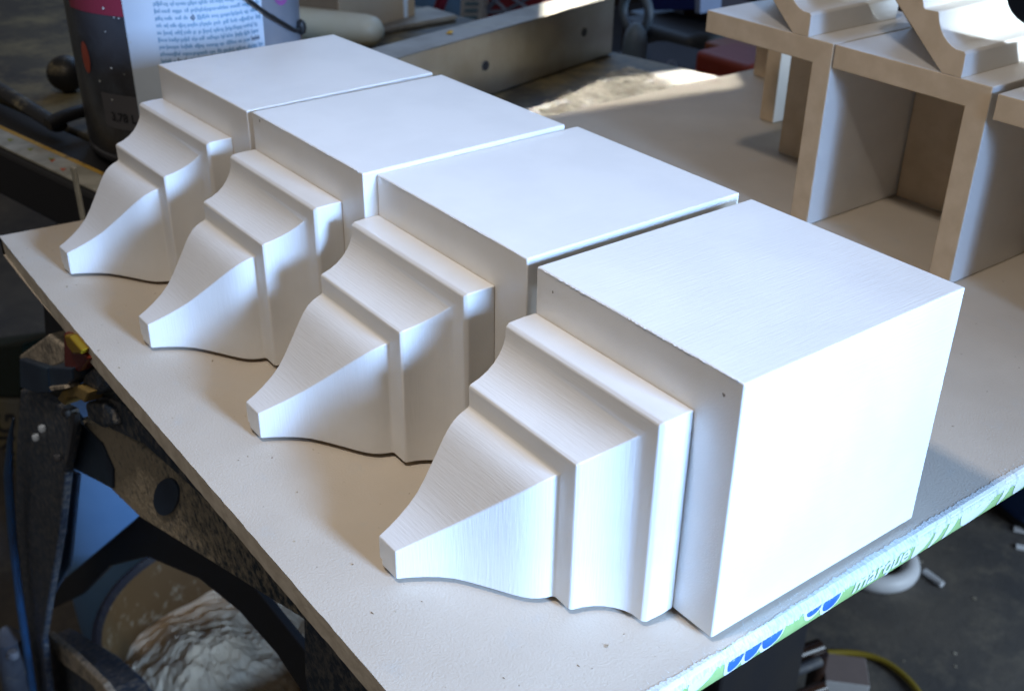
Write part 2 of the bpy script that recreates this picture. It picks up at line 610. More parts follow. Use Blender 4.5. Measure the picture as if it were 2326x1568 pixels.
g1 = [ypos(*z6(*q)) for q in ((450, 1440), (545, 1385), (645, 1310), (770, 1215))]
g2 = [ypos(*z6(*q)) for q in ((900, 1130), (985, 1095), (1095, 1010))]
wh, bl = [], []
for a, b_, s1 in ((g1[0], g1[1], 0.108), (g1[1], g1[2], 0.108), (g1[2], g1[3], 0.104), (g2[0], g2[1], 0.080), (g2[1], g2[2], 0.104)):
    wdt = b_ - a
    wh.append(edge_shape('o', blob(a - 0.012, b_ + 0.012, 0.030, s1 + 0.010), None, 0.0016))
    bl.append(edge_shape('o', blob(a + 0.006, b_ - 0.002, 0.050, s1 - 0.004), None, 0.0022))
for V, Fc in wh:
    mesh_obj('logo_outline', V, Fc, M_TXTW, board)
for V, Fc in bl:
    mesh_obj('logo_bubble', V, Fc, M_TXTB, board)
ya, yb = ypos(*z6(1165, 985)), ypos(*z6(1490, 760))
V, Fc = text_mesh('marque', 1.0, 0.02, 0.3)
x0, x1 = min(p.x for p in V), max(p.x for p in V)
V2, Fc = sliced([(0.092 - p.y * 0.095, ya + (p.x - x0) / (x1 - x0) * (yb - ya), 0) for p in V], Fc, 0.0030)
mesh_obj('lettering', V2, Fc, M_TXTW, board)
big = []
for a, b_ in (((1510, 745), (1612, 672)), ((1622, 672), (1672, 640)), ((1700, 620), (1750, 590)), ((1765, 575), (1965, 450)), ((2010, 420), (2052, 385)),
              ((2085, 345), (2200, 280)), ((2240, 250), (2330, 200)), ((2360, 170), (2480, 100)), ((80, 1660), (200, 1600)), ((230, 1590), (400, 1480))):
    big.append(edge_shape('o', blob(ypos(*z6(*a)), ypos(*z6(*b_)), 0.01, 0.112 if a[0] > 500 else 0.09, sl=0.8), None, 0.0018))
for V, Fc in big:
    mesh_obj('large_letter', V, Fc, M_TXTW, board)

# ------------------------------------------------------------------ corbels
D_, H_ = 1.117, 1.009
TB = 0.135


def shell_mesh():
    xs, ys_, zs = [-1.0, -TB, 0.0], [0.0, TB, D_], [0.0, H_ - TB, H_]
    filled = lambda i, j, k: 0 <= i < 2 and 0 <= j < 2 and 0 <= k < 2 and not (i == 0 and j == 1 and k == 0)
    idx, V, Fc, MI = {}, [], [], []

    def vid(i, j, k):
        if (i, j, k) not in idx:
            idx[(i, j, k)] = len(V)
            V.append((xs[i], ys_[j], zs[k]))
        return idx[(i, j, k)]
    for i in range(2):
        for j in range(2):
            for k in range(2):
                if not filled(i, j, k):
                    continue
                for ax, d in ((0, -1), (0, 1), (1, -1), (1, 1), (2, -1), (2, 1)):
                    nb = [i, j, k]
                    nb[ax] += d
                    if filled(*nb):
                        continue
                    c = [i, j, k]
                    if d > 0:
                        c[ax] += 1
                    o1, o2 = [q for q in range(3) if q != ax]
                    q4 = []
                    for a, b_ in ((0, 0), (1, 0), (1, 1), (0, 1)):
                        cc = list(c)
                        cc[o1] += a
                        cc[o2] += b_
                        q4.append(vid(*cc))
                    Fc.append(tuple(q4))
                    outer = (ax == 0 and d > 0 and c[0] == 2) or (ax == 1 and d < 0 and c[1] == 0) or \
                            (ax == 2 and d > 0 and c[2] == 2) or (ax == 1 and d > 0 and c[1] == 2)
                    MI.append(0 if outer else 1)
    return V, Fc, MI


PROF = [(0.0, 0.186), (-0.06, 0.184), (-0.125, 0.187), (-0.138, 0.200), (-0.140, 0.245), (-0.150, 0.275), (-0.168, 0.305), (-0.192, 0.333),
        (-0.220, 0.355), (-0.255, 0.373), (-0.296, 0.386), (-0.303, 0.395), (-0.301, 0.470), (-0.306, 0.480), (-0.330, 0.488),
        (-0.352, 0.499), (-0.375, 0.516), (-0.396, 0.540), (-0.415, 0.568), (-0.435, 0.602), (-0.455, 0.637), (-0.478, 0.675),
        (-0.503, 0.716), (-0.535, 0.762), (-0.575, 0.802), (-0.620, 0.836), (-0.662, 0.862), (-0.704, 0.884)]
BACK = [(-0.704, 0.985), (-0.592, 0.985), (0.0, 0.306)]


def moulding():
    """one strip running up the side, mitred at the corner and across the top"""
    sec = PROF + BACK
    k = len(sec)
    npr = len(PROF)
    V = [(-o, y, 0.0) for y, o in sec] + [(-o, y, H_ - o) for y, o in sec] + [(-1.0, y, H_ - o) for y, o in sec]
    Fc, MI = [], []
    for g in (0, 1):
        for i in range(k):
            j = (i + 1) % k
            Fc.append((g * k + i, g * k + j, g * k + j + k, g * k + i + k))
            MI.append((1 if g == 0 else 2) if i < npr else 0)
    Fc.append(tuple(range(k)))
    MI.append(0)
    Fc.append(tuple(range(2 * k, 3 * k)))
    MI.append(0)
    return V, Fc, MI


def finish_bevel(o, wdt, seg=2, ang=32):
    md = o.modifiers.new('soft_edges', 'BEVEL')
    md.width = wdt * S
    md.segments = seg
    md.limit_method = 'ANGLE'
    md.angle_limit = math.radians(ang)
    md.use_clamp_overlap = True
    md.harden_normals = True
    return o


V, Fc, MI = shell_mesh()
SH_V, SH_F, SH_M = V, Fc, MI


def rough_edges(bm, amp, rnd):
    pass


def make_corbel(seed, bevel=0.006):
    root = empty('corbel')
    s = mesh_obj('box', SH_V, SH_F, [M_PAINT, M_MDF], root, midx=SH_M, bevel=bevel, seg=3, smooth=True)
    V, Fc, MI = moulding()
    a = mesh_obj('moulding', V, Fc, [M_MDF, M_PAINT_Z, M_PAINT_X], root, midx=MI, smooth=True)
    finish_bevel(a, 0.0075, 3, 34)
    return root


def kids(o):
    return [c for c in bpy.data.objects if c.parent == o]


def dup(root):
    r = root.copy()
    COL.objects.link(r)
    for ch in kids(root):
        c = ch.copy()
        COL.objects.link(c)
        c.parent = r
    return r


GRP = 'white painted corbels lying in a row on the plasterboard'
c0 = make_corbel(1)
rows = [
    ((0, 0, 0), 0.0, (1, 1, 1), 'front white corbel nearest the camera, its blank side and top fully in the daylight'),
    ((-1.0729, 0.0133, 0), 0.0031, (1.045, 1, 0.998), 'second white corbel from the front, between the nearest one and the third'),
    ((-2.1181, -0.0579, 0), 0.0125, (1.030, 1, 1.015), 'third white corbel from the front, ahead of the rearmost one by the paint can'),
    ((-3.1903, -0.0770, 0), 0.0398, (1.02, 1, 1.009), 'rearmost white corbel of the row, in front of the paint can'),
]
corbels = []
for i, (loc, rz, sc_, lab) in enumerate(rows):
    c = c0 if i == 0 else dup(c0)
    c.location = (Vector(loc) + Vector((0, 0, 0.020))) * S
    c.rotation_euler = (0, 0, rz)
    c.scale = sc_
    tag(c, lab, 'corbel', GRP)
    corbels.append(c)
# nail dents, filler flecks and small knocks on the nearest two corbels
def dents(root, spots):
    for (x, y, z, r, nrm) in spots:
        n_ = 9
        rr = [r * rg.uniform(0.6, 1.2) for _ in range(n_)]
        V = []
        for j in range(n_):
            q = 2 * math.pi * j / n_
            a, b_ = rr[j] * math.cos(q), rr[j] * 1.3 * math.sin(q)
            if nrm == 'f':
                V.append((x + a, -0.0012, z + b_))
            elif nrm == 'r':
                V.append((0.0012, y + a * 1.8, z + b_ * 0.5))
            else:
                V.append((x + a, y + b_, H_ + 0.0012))
        mesh_obj('nail_dent', V, [tuple(range(n_))], M_DENT, root)


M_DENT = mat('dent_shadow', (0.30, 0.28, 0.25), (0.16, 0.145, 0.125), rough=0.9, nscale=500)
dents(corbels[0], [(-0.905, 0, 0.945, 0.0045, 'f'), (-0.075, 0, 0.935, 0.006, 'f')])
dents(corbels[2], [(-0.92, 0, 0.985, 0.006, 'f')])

for root, L0, L1, amp in ((corbels[0], -0.99, -0.02, 0.0045), (corbels[2], -0.98, -0.03, 0.004), (corbels[1], -0.98, -0.05, 0.003)):
    pts, rs, x = [], [], L0
    while x < L1:
        pts.append((x, -0.0005 + rg.uniform(-0.001, 0.001), H_ - 0.002 + rg.uniform(-0.0015, 0.001)))
        rs.append(amp * rg.uniform(0.25, 1.0) * (0.35 + 0.65 * abs(math.sin(x * 7 + 1))))
        x += 0.007
    tube('paint_ridge', pts, 0.003, M_PAINT, root, 6, rs)

GRP2 = 'hollow corbels standing on end behind the row'
bgs = [
    ((-1.175, 3.08, D_ - 0.0), 'hollow white corbel on end, in the middle of the back row'),
    ((-2.188, 3.08, D_ - 0.0), 'hollow white corbel on end, leftmost of the back row, its lintel end free'),
    ((-0.13, 3.06, D_ - 0.02), 'hollow white corbel on end, cut off by the right edge of the photo'),
    ((-3.655, 4.42, D_ - 0.0), 'hollow corbel mostly hidden behind the leftmost one of the back row'),
]
for loc, lab in bgs:
    c = dup(c0)
    for ch in kids(c):
        if ch.name.startswith(('nail_dent', 'paint_ridge')):
            bpy.data.objects.remove(ch)
    c.location = (Vector(loc) + Vector((0, 0, 0.004))) * S
    c.rotation_euler = (-math.pi / 2, 0, 0)
    c.scale = (1, 1, 1)
    tag(c, lab, 'corbel', GRP2)

cr = []
for _ in range(70):
    x, y = rg.uniform(-4.2, -0.05), rg.uniform(-0.97, -0.15)
    if _ % 3 == 0:
        x, y = rg.uniform(-3.6, 0.0), rg.uniform(1.4, 3.0)
    q = rg.uniform(0.002, 0.0055) * rg.choice((1, 1, 1.5))
    t_ = rg.uniform(0, 3)
    c_, s_ = math.cos(t_) * q, math.sin(t_) * q
    cr.append(([(x - c_, y - s_, 0.001), (x + s_ * 0.6, y - c_ * 0.6, 0.001), (x + c_ * 1.6, y + s_ * 1.6, 0.001), (x, y, q * 0.8)],
               [(0, 1, 3), (1, 2, 3), (2, 0, 3), (0, 2, 1)]))
V, Fc = merge(cr)
tag(mesh_obj('crumbs', V, Fc, mat('brown_crumbs', (0.16, 0.10, 0.05), (0.34, 0.27, 0.16), nscale=80)),
    'tiny brown crumbs sprinkled over the grey board round the corbels', 'crumbs', kind='stuff')

# ------------------------------------------------------------------ saw table, left and behind
ANG = 0.20
saw = tag(empty('saw_table', Vector((-6.7, -0.165, -BT)) + SH, (0, 0, ANG)), 'dusty black cast-iron saw table with a printed scale along its front rail', 'saw table')
# local frame: x along the front rail, y towards the back
obox('table_top', (-7, 5.35, 0.25, 5.02, -0.35, -0.002), M_SAWTOP, saw, bevel=0.02)
obox('front_rail', (-7, 2.6, -0.34, 0.235, -0.42, -0.03), M_BLACK, saw, bevel=0.03)
obox('scale_strip', (-7, 1.95, -0.30, -0.115, -0.028, -0.010), M_RULER, saw, bevel=0.004)
obox('yellow_line', (-7, 1.95, -0.112, -0.072, -0.028, -0.012), M_YEL, saw, bevel=0.004)
mk = []
for i in range(9):
    x = -1.15 + i * 0.30
    s = 0.035
    mk.append(([(x, -0.20, -0.008), (x + 2 * s, -0.215, -0.008), (x + s, -0.165, -0.008)], [(0, 1, 2)]))
for V, Fc in mk[:7]:
    mesh_obj('scale_mark', V, Fc, M_OLIVE, saw)
for V, Fc in ([([(x + 0.93, y - 0.01, z) for x, y, z in mk[2][0]], [(0, 1, 2)]), ([(x + 1.15, y - 0.05, z) for x, y, z in mk[2][0]], [(0, 1, 2)])]):
    mesh_obj('scale_mark', V, Fc, M_REDMK, saw)['label'] = 'red scale mark'
obox('cabinet', (-6.5, 4.6, 3.0, 4.8, FZ + 0.3 + BT, -0.36), M_DARKBODY, saw, bevel=0.05)
ws = obox('wooden_strip', (-0.025, 0.025, -0.012, 0.012, -0.62, 0), M_RULER, None, loc=P(166, 378, y=-0.42))
ws.rotation_euler = (0.0, -0.02, 0.2)
tag(ws, 'thin pale strip hanging below the scale of the dark saw table', 'strip')
# spilled sawdust on the table by the fence
V, Fc = [], []
pts = [(-6.2, 4.85), (-4.2, 5.2), (-4.35, 3.2), (-4.9, 2.6), (-5.45, 3.2)]
gn = 120
xs0, xs1, ys0, ys1 = -6.0, -4.3, 2.5, 5.15
import mathutils
from mathutils import noise as mnoise
idx = {}
for j in range(gn + 1):
    for i in range(gn + 1):
        x = xs0 + (xs1 - xs0) * i / gn
        y = ys0 + (ys1 - ys0) * j / gn
        h = mnoise.noise(Vector((x * 5, y * 5, 1.7))) * 0.02 + mnoise.noise(Vector((x * 16, y * 16, 4))) * 0.016 + mnoise.noise(Vector((x * 40, y * 40, 4))) * 0.008
        edge = min(1, (x - (-5.75 + (4.7 - y) * 0.30)) * 3.0)
        far = min(1, ((4.86 + (x + 5.98) * 0.2) - y) * 6)
        h = h + 0.012 * min(edge, far) - 0.004
        if min(edge, far) < 0.0:
            h = -0.02
        idx[(i, j)] = len(V)
        V.append((x, y, -BT + h))
for j in range(gn):
    for i in range(gn):
        q = (idx[(i, j)], idx[(i + 1, j)], idx[(i + 1, j + 1)], idx[(i, j + 1)])
        if max(V[a][2] for a in q) > -BT - 0.006:
            Fc.append(q)
sdust = mesh_obj('sawdust', V, Fc, M_DUST, smooth=True)
tag(sdust, 'pale sawdust spilled over the saw table beside the fence, lit by a patch of sun', 'sawdust', kind='stuff')

# rip fence
FA = 0.235
fence = tag(empty('rip_fence', Vector((-5.70, 3.28, -BT)) + SH, (0, 0, FA)), 'long aluminium rip fence with two small holes, across the saw table', 'fence')
FH, FW = 0.55, 0.34
v, f = box(-FW, 0, -1.75, 1.72, 0.012, FH)
o = mesh_obj('body', v, f, [M_ALU, M_ALUTOP], fence, bevel=0.012, seg=2)
for p in o.data.polygons:
    if p.normal.z > 0.5:
        p.material_index = 1
def cyl(name, c, axis, r, L_, m_, parent, n=24):
    c = Vector(c)
    a = Vector(axis).normalized()
    return tube(name, [c - a * L_ / 2, c + a * L_ / 2], r, m_, parent, n)
def r3(x, y):
    return ((1300 + x / 2.326) * .7752, (y / 2.326) * .7752)
fn = Vector((math.cos(FA), math.sin(FA), 0))
def on_fence(u, v_):
    d = P(u, v_, depth=1) - CAM
    p0 = Vector((-5.70, 3.28, -BT)) + SH
    t = (p0 - CAM).dot(fn) / d.dot(fn)
    return local(fence, CAM + d * t)
for q in ((283, 448), (955, 220)):
    p = on_fence(*r3(*q))
    cyl('hole', (p.x + 0.001, p.y, p.z), (1, 0, 0), 0.040, 0.012, M_HOLE, fence)
    cyl('hole_rim', (p.x - 0.001, p.y, p.z), (1, 0, 0), 0.047, 0.010, M_ALU, fence)
p = P(1305 * .7752 + 0, 100 * .7752, z=-BT + FH)
chip = mesh_obj('wood_chip', [(0, 0, 0), (0.05, 0.03, 0.01), (0.02, 0.07, 0.02), (-0.03, 0.05, 0.005), (0.01, 0.03, 0.03)],
                [(0, 1, 4), (1, 2, 4), (2, 3, 4), (3, 0, 4), (0, 3, 2, 1)], M_YEL, loc=p)
tag(chip, 'tiny yellow wood chip lying on top of the aluminium fence', 'wood chip')

# ------------------------------------------------------------------ paint can
CC = Vector((-6.13, 0.80, -BT)) + SH
can = tag(empty('paint_can', CC), 'big metal paint can with a printed label of small type and a wire handle', 'paint can')
def rc(z):
    return 0.80 + 0.012 * z
lathe('body', [(0.70, 0.0), (rc(0) - 0.015, 0.01), (rc(0), 0.035), (rc(0.06), 0.06), (rc(0.075) - 0.012, 0.075), (rc(0.09), 0.095), (rc(1.82), 1.82),
               (rc(1.82) + 0.03, 1.85), (rc(1.9) + 0.02, 1.9), (0.0, 1.9)], M_CAN, can, 96)
# angle seen from the camera
def on_can(u, v_, off=0.0):
    d = (P(u, v_, depth=1) - CAM)
    o_ = CAM - CC
    t = None
    R0 = 0.83 + off
    for _ in range(6):
        a = d.x ** 2 + d.y ** 2
        b_ = 2 * (o_.x * d.x + o_.y * d.y)
        c_ = o_.x ** 2 + o_.y ** 2 - R0 * R0
        disc = b_ * b_ - 4 * a * c_
        if disc < 0:
            disc = 0
        t = (-b_ - math.sqrt(disc)) / (2 * a)
        p = o_ + d * t
        R0 = rc(p.z) + off
    return math.atan2(p.y, p.x), p.z
def patch(name, a0, a1, z0, z1, off, m_, parent=can, n=24, jag=0):
    V, Fc = [], []
    for i in range(n + 1):
        a = a0 + (a1 - a0) * i / n
        for z in (z0 + (rg.uniform(-jag, jag) if jag else 0), z1):
            r = rc(z) + off
            V.append((r * math.cos(a), r * math.sin(a), z))
    for i in range(n):
        Fc.append((2 * i, 2 * i + 2, 2 * i + 3, 2 * i + 1))
    return mesh_obj(name, V, Fc, m_, parent, smooth=True)
aL, _ = on_can(286, 60)
aM, _ = on_can(350, 60)
aR, _ = on_can(597, 60)
aE, _ = on_can(676, 60)
def wrap(a):
    while a > math.pi:
        a -= 2 * math.pi
    while a < -math.pi:
        a += 2 * math.pi
    return a
patch('bare_panel', aR - 0.01, aR + 1.35, 0.1, 1.81, 0.003, M_CANBLUE)
lab_ = patch('label', aL, aR, 0.28, 1.81, 0.006, M_LABEL)
# lines of illegible small type
words, bold = [], []
zz = 1.78
line = 0
while zz > 0.42:
    a = aM + 0.02
    end = aR - 0.03
    while a < end - 0.03:
        wl = rg.uniform(0.02, 0.10)
        tgt = bold if rg.random() < 0.025 else words
        a1 = min(a + wl, end)
        hh = 0.015 if tgt is words else 0.018
        q = a
        while q < a1:
            lw = rg.uniform(0.006, 0.011)
            up_ = hh * rg.choice((0.6, 0.6, 0.6, 1.25))
            dn = hh * rg.choice((0.6, 0.6, 0.6, 1.1))
            Vv = []
            for q2 in (q, q + lw):
                for z_ in (zz - dn, zz + up_):
                    r = rc(z_) + 0.0075
                    Vv.append((r * math.cos(q2), r * math.sin(q2), z_))
            tgt.append((Vv, [(0, 2, 3, 1)]))
            q += lw + 0.004
        a = a1 + rg.uniform(0.012, 0.022)
    zz -= 0.047
    line += 1
V, Fc = merge(words)
mesh_obj('small_type', V, Fc, M_LABELTXT, can)['kind'] = 'stuff'
V, Fc = merge(bold)
mesh_obj('bold_type', V, Fc, M_LABELDK, can)['kind'] = 'stuff'
# volume mark
a_, z_ = on_can(255, 262)
V, Fc = text_mesh('3.78 L', 0.085, 0.002)
V2 = []
for p in V:
    q = a_ + p.x / 0.80
    z2 = z_ - 0.03 + p.y
    r = rc(z2) + 0.009
    V2.append((r * math.cos(q), r * math.sin(q), z2))
M_VOL = mat('grey_print', (0.085, 0.085, 0.095), rough=0.5)
patch('volume_panel', a_ - 0.09, aL - 0.005, z_ - 0.09, z_ + 0.16, 0.004, M_VOL)
mesh_obj('volume_mark', V2, Fc, M_INK, can)
# coloured print
a1_, z1_ = on_can(232, 20)
patch('red_band', a1_ - 0.45, aL - 0.005, z1_ - 0.04, 1.80, 0.004, M_RED)
a2_, z2_ = on_can(196, 130)
V = [((rc(z2_) + 0.005) * math.cos(a2_ + 0.06 * math.cos(q)), (rc(z2_) + 0.005) * math.sin(a2_ + 0.06 * math.cos(q)), z2_ + 0.11 * math.sin(q))
     for q in [2 * math.pi * k_ / 16 for k_ in range(16)]]
mesh_obj('orange_spot', V, [tuple(range(16))], M_ORANGE, can)
a3_, z3_ = on_can(640, 2)
V = [((rc(z3_) + 0.006) * math.cos(a3_ + 0.14 * math.cos(q)), (rc(z3_) + 0.006) * math.sin(a3_ + 0.14 * math.cos(q)), z3_ + 0.09 + 0.12 * math.sin(q))
     for q in [2 * math.pi * k_ / 16 for k_ in range(16)]]
mesh_obj('magenta_spot', V, [tuple(range(16))], M_MAGENTA, can)
a4_, z4_ = on_can(683, 92)
V = [((rc(z4_) + 0.006) * math.cos(a4_ + 0.14 * math.cos(q)), (rc(z4_) + 0.006) * math.sin(a4_ + 0.14 * math.cos(q)), z4_ + 0.05 * math.sin(q))
     for q in [2 * math.pi * k_ / 16 for k_ in range(16)]]
mesh_obj('red_spot', V, [tuple(range(16))], M_ORANGE, can)
fl = []
for u, v_ in ((236, 22), (262, 36), (271, 40), (240, 76), (250, 158), (262, 232), (292, 78), (300, 98), (226, 180), (285, 163)):
    a_, z_ = on_can(u + rg.uniform(-6, 6), v_ + rg.uniform(-6, 6), 0.004)
    s_ = rg.uniform(0.003, 0.008)
    Vv = []
    for q in range(7):
        t = 2 * math.pi * q / 7
        Vv.append(((rc(z_) + 0.010) * math.cos(a_ + s_ * 1.8 * math.cos(t)), (rc(z_) + 0.010) * math.sin(a_ + s_ * 1.8 * math.cos(t)), z_ + s_ * math.sin(t)))
    fl.append((Vv, [tuple(range(7))]))
for V, Fc in fl:
    mesh_obj('paint_fleck', V, Fc, M_TXTW, can)
# wire bail: hangs from the ear at the right, across the front of the can
def canpt(u, v_, off):
    a_, z_ = on_can(u, v_, off)
    r = rc(z_) + off
    return Vector((r * math.cos(a_), r * math.sin(a_), z_))
ear = canpt(684, 62, 0.03)
bail = smoothpts([ear, canpt(672, 70, 0.04), canpt(645, 54, 0.05), canpt(610, 33, 0.06), canpt(575, 8, 0.06), canpt(540, -22, 0.05), canpt(480, -70, 0.04)], 6)
tube('wire_handle', bail, 0.014, M_BLACK, can, 8)
lathe('ear', [(0.0, -0.06), (0.03, -0.04), (0.04, 0.0), (0.03, 0.04), (0.0, 0.06)], M_BLACK, can, 20, loc=ear)

# ------------------------------------------------------------------ small things round the can
def ivory_tube():
    a = Vector((-7.52, 3.22, -BT + 0.165)) + SH
    b = Vector((-8.55, 2.56, -BT + 0.165)) + SH
    d = (a - b).normalized()
    prof = []
    pts, rs = [], []
    for t, r in ((0, 0.135), (0.3, 0.137), (0.75, 0.137), (0.9, 0.133), (0.97, 0.12), (1.0, 0.10), (1.03, 0.06), (1.04, 0.01)):
        pts.append(b + d * (a - b).length * t)
        rs.append(r * 1.15)
    o = tube('plastic_tube', pts, 0.13, M_WHITEPL, None, 32, rs)
    return tag(o, 'ivory plastic tube with a rounded end sticking out from behind the paint can', 'tube')
ivory_tube()
kp = P(148, 152, z=0.09)
kn = tag(empty('knob', (kp.x, kp.y, -BT)), 'round black knob with sawdust on top, half hidden left of the paint can', 'knob')
lathe('ball', [(0.0, -0.15)] + [(0.158 * math.cos(q), 0.15 * math.sin(q)) for q in [math.radians(a) for a in range(-80, 81, 10)]] + [(0.0, 0.15)],
      M_BLACKDUST, kn, 32, loc=(0, 0, 0.155))
lathe('stem', [(0.05, 0.0), (0.05, 0.03), (0.09, 0.05)], M_BLACK, kn, 20)
la, lb = P(108, 283, z=0.0), P(205, 248, z=0.03)
lev = tube('lever', smoothpts([la, la * 0.6 + lb * 0.4 + Vector((0, 0, 0.015)), lb, lb + (lb - la) * 0.6 + Vector((0, 0, -0.05))], 5), 0.052, M_BLACK, None, 14)
tag(lev, 'short black bar pointing out from under the paint can', 'lever')
hp = P(30, 235, z=-0.05)
tag(tube('blade_guard', smoothpts([hp + Vector((-1.2, -0.1, 0.03)), hp + Vector((-0.2, 0.0, 0.04)), hp + Vector((0.35, 0.06, 0.02)), hp + Vector((0.75, 0.12, -0.01))], 6),
         0.07, M_BLACKDUST, None, 12, flat=0.6), 'lumpy dusty black bar along the edge of the saw table, at the left', 'bar')

# ------------------------------------------------------------------ clutter behind the saw table
def upright(name, corners, thick, m_, bevel=0.01, parent=None):
    """a box whose front face has the given four room corners (bottom-left, bottom-right, top-right, top-left)"""
    c = [Vector(q) for q in corners]
    nrm = (c[1] - c[0]).cross(c[3] - c[0]).normalized()
    if nrm.dot(CAM - c[0]) < 0:
        nrm = -nrm
    V = c + [q - nrm * thick for q in c]
    if parent:
        V = [local(parent, q) for q in V]
    Fc = [(0, 1, 2, 3), (4, 7, 6, 5), (0, 4, 5, 1), (1, 5, 6, 2), (2, 6, 7, 3), (3, 7, 4, 0)]
    return mesh_obj(name, V, Fc, m_, parent, bevel=bevel)

def standing(name, base_l, base_r, h, thick, m_, zb, parent=None, bevel=0.01):
    a, b = P(*base_l, z=zb), P(*base_r, z=zb)
    up = Vector((0, 0, h))
    return upright(name, (a, b, b + up, a + up), thick, m_, bevel, parent)

bx = tag(empty('cardboard_box', P(865, 66, z=-BT)), 'tan cardboard box with a torn white label strip, behind the ivory tube', 'box')
a, b = P(775, 96, z=-BT), P(943, 50, z=-BT)
up = Vector((0, 0, 1.3))
upright('front_panel', (a, b, b + up, a + up), 0.05, M_CARD, 0.005, bx)
dv = (b - a).normalized()
nv = Vector((dv.y, -dv.x, 0))
if nv.dot(CAM - a) < 0:
    nv = -nv
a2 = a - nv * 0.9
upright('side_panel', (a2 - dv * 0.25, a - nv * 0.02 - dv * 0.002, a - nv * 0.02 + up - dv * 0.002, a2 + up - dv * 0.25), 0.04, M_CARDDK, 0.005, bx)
c1 = b - dv * 0.17 + nv * 0.004
upright('torn_label', (c1 + Vector((0, 0, 0.02)), c1 + dv * 0.05 + Vector((0, 0, 0.0)), c1 + dv * 0.09 + up * 0.9, c1 - dv * 0.02 + up * 0.92), 0.003, M_LABEL, 0, bx)
wd = standing('wooden_block', (870, 80), (1040, 48), 0.07, 0.5, M_ALUTOP, -BT, bevel=0.03)
tag(wd, 'low dusty rail beyond the aluminium fence, in front of the cardboard box', 'rail')

zs_ = -2.6     # shelf level behind the saw
bench = obox('back_bench', (-16, -6.2, 6.4, 16, -3.0, -2.62), M_DARKBODY, None, bevel=0.02)
tag(bench, 'very dark low bench behind the saw table carrying the clutter', 'bench')
bp = standing('partition', (935, 120), (1062, 112), 3.2, 0.10, M_STEELBLUE, zs_)
tag(bp, 'dull blue panel standing behind the cardboard box', 'panel')
s0, s1 = P(982, 62, y=5.9), P(1018, -40, y=5.9)
tag(tube('broomstick', [s0 + (s0 - s1) * 0.5, s1], 0.085, M_RED, None, 12, flat=0.6), 'slanting red broomstick in front of the blue panel', 'stick')
pk = tag(empty('white_package', P(1066, 60, y=6.6)), 'white package with rows of blue print, left of the red box', 'package')
a, b, c_, d_ = P(1043, 62, y=6.6), P(1092, 60, y=6.6), P(1100, -60, y=6.6), P(1049, -60, y=6.6)
upright('front', (a, b, c_, d_), 0.3, M_LABEL, 0.01, pk)
def lerp4(s, t):
    return (a * (1 - s) + b * s) * (1 - t) + (d_ * (1 - s) + c_ * s) * t
rw = []
for i in range(5):
    t = 0.15 + i * 0.13
    off = (CAM - a).normalized() * 0.03
    rw.append(([local(pk, lerp4(0.2, t) + off), local(pk, lerp4(0.8, t) + off), local(pk, lerp4(0.8, t + 0.06) + off), local(pk, lerp4(0.2, t + 0.06) + off)], [(0, 1, 2, 3)]))
V, Fc = merge(rw)
mesh_obj('blue_print', V, Fc, M_LABELTXT, pk)
rb = tag(empty('red_box', P(1160, 40, y=6.7)), 'red box with pale crossing lines, behind the aluminium fence', 'box')
a, b, c_, d_ = P(1094, 60, y=6.7), P(1290, 50, y=6.7), P(1290, -60, y=6.7), P(1100, -60, y=6.7)
upright('front', (a, b, c_, d_), 0.4, M_RED, 0.01, rb)
off = (CAM - a).normalized() * 0.035
def strip(p, q, wd_):
    d = (q - p).normalized()
    n_ = d.cross(off.normalized()).normalized() * wd_
    return ([local(rb, x + off) for x in (p - n_, p + n_, q + n_, q - n_)], [(0, 1, 2, 3)])
ln = []
for u0, v0, u1, v1 in ((1096, 34, 1126, -8), (1118, -6, 1152, 26), (1104, 28, 1150, 25), (1150, 24, 1206, -8), (1094, 38, 1180, -60), (1128, -30, 1200, 20), (1150, 26, 1235, 44)):
    ln.append(strip(P(u0, v0, y=6.7), P(u1, v1, y=6.7), 0.022))
V, Fc = merge(ln)
mesh_obj('pale_lines', V, Fc, M_BAGTXT, rb)

# right of the fence
def soft_box(name, c, sz, m_, parent=None, rot=0, r=0.35, sub=2):
    v, f = box(-sz[0] / 2, sz[0] / 2, -sz[1] / 2, sz[1] / 2, -sz[2] / 2, sz[2] / 2)
    o = mesh_obj(name, v, f, m_, parent, loc=c, bevel=min(sz) * r, seg=5, smooth=True)
    o.rotation_euler = (0, 0, rot)
    return o
bgp = P(1560, 165, y=6.6)
bag = tag(empty('tool_bag', (bgp.x, bgp.y, -2.6), (0, 0, 0.12)), 'dark cloth tool bag with pale lettering beyond the far edge of the saw table', 'bag')
soft_box('body', (0.0, 0.0, 1.05), (1.7, 1.1, 2.1), M_BAG, bag, r=0.22)
V, Fc = text_mesh('Oscar', 0.21, 0.004)
t0 = P(1511, 163, y=bgp.y - 0.60)
V2 = [local(bag, Vector((t0.x + p.x * 0.93, bgp.y - 0.60 + p.x * 0.12, t0.z + p.y - p.x * 0.10))) for p in V]
mesh_obj('lettering', V2, Fc, M_BAGTXT, bag)
rbg = soft_box('red_bag', P(1682, 160, y=6.35) + Vector((0, 0, -0.35)), (0.75, 0.6, 1.05), M_REDCLOTH, None, r=0.12)
tag(rbg, 'dark red plastic bag beside the tool bag, left of the hollow corbels', 'bag')
bt = tag(lathe('bottle', [(0.0, 0), (0.10, 0.0), (0.13, 0.05), (0.13, 0.45), (0.11, 0.58), (0.05, 0.66), (0.0, 0.68)], M_TEAL, None, 24,
               loc=P(1440, 132, y=6.0) + Vector((0, 0, -0.3))), 'pale grey bottle just past the end of the aluminium fence', 'bottle')
rp = P(1437, 28, y=6.9)
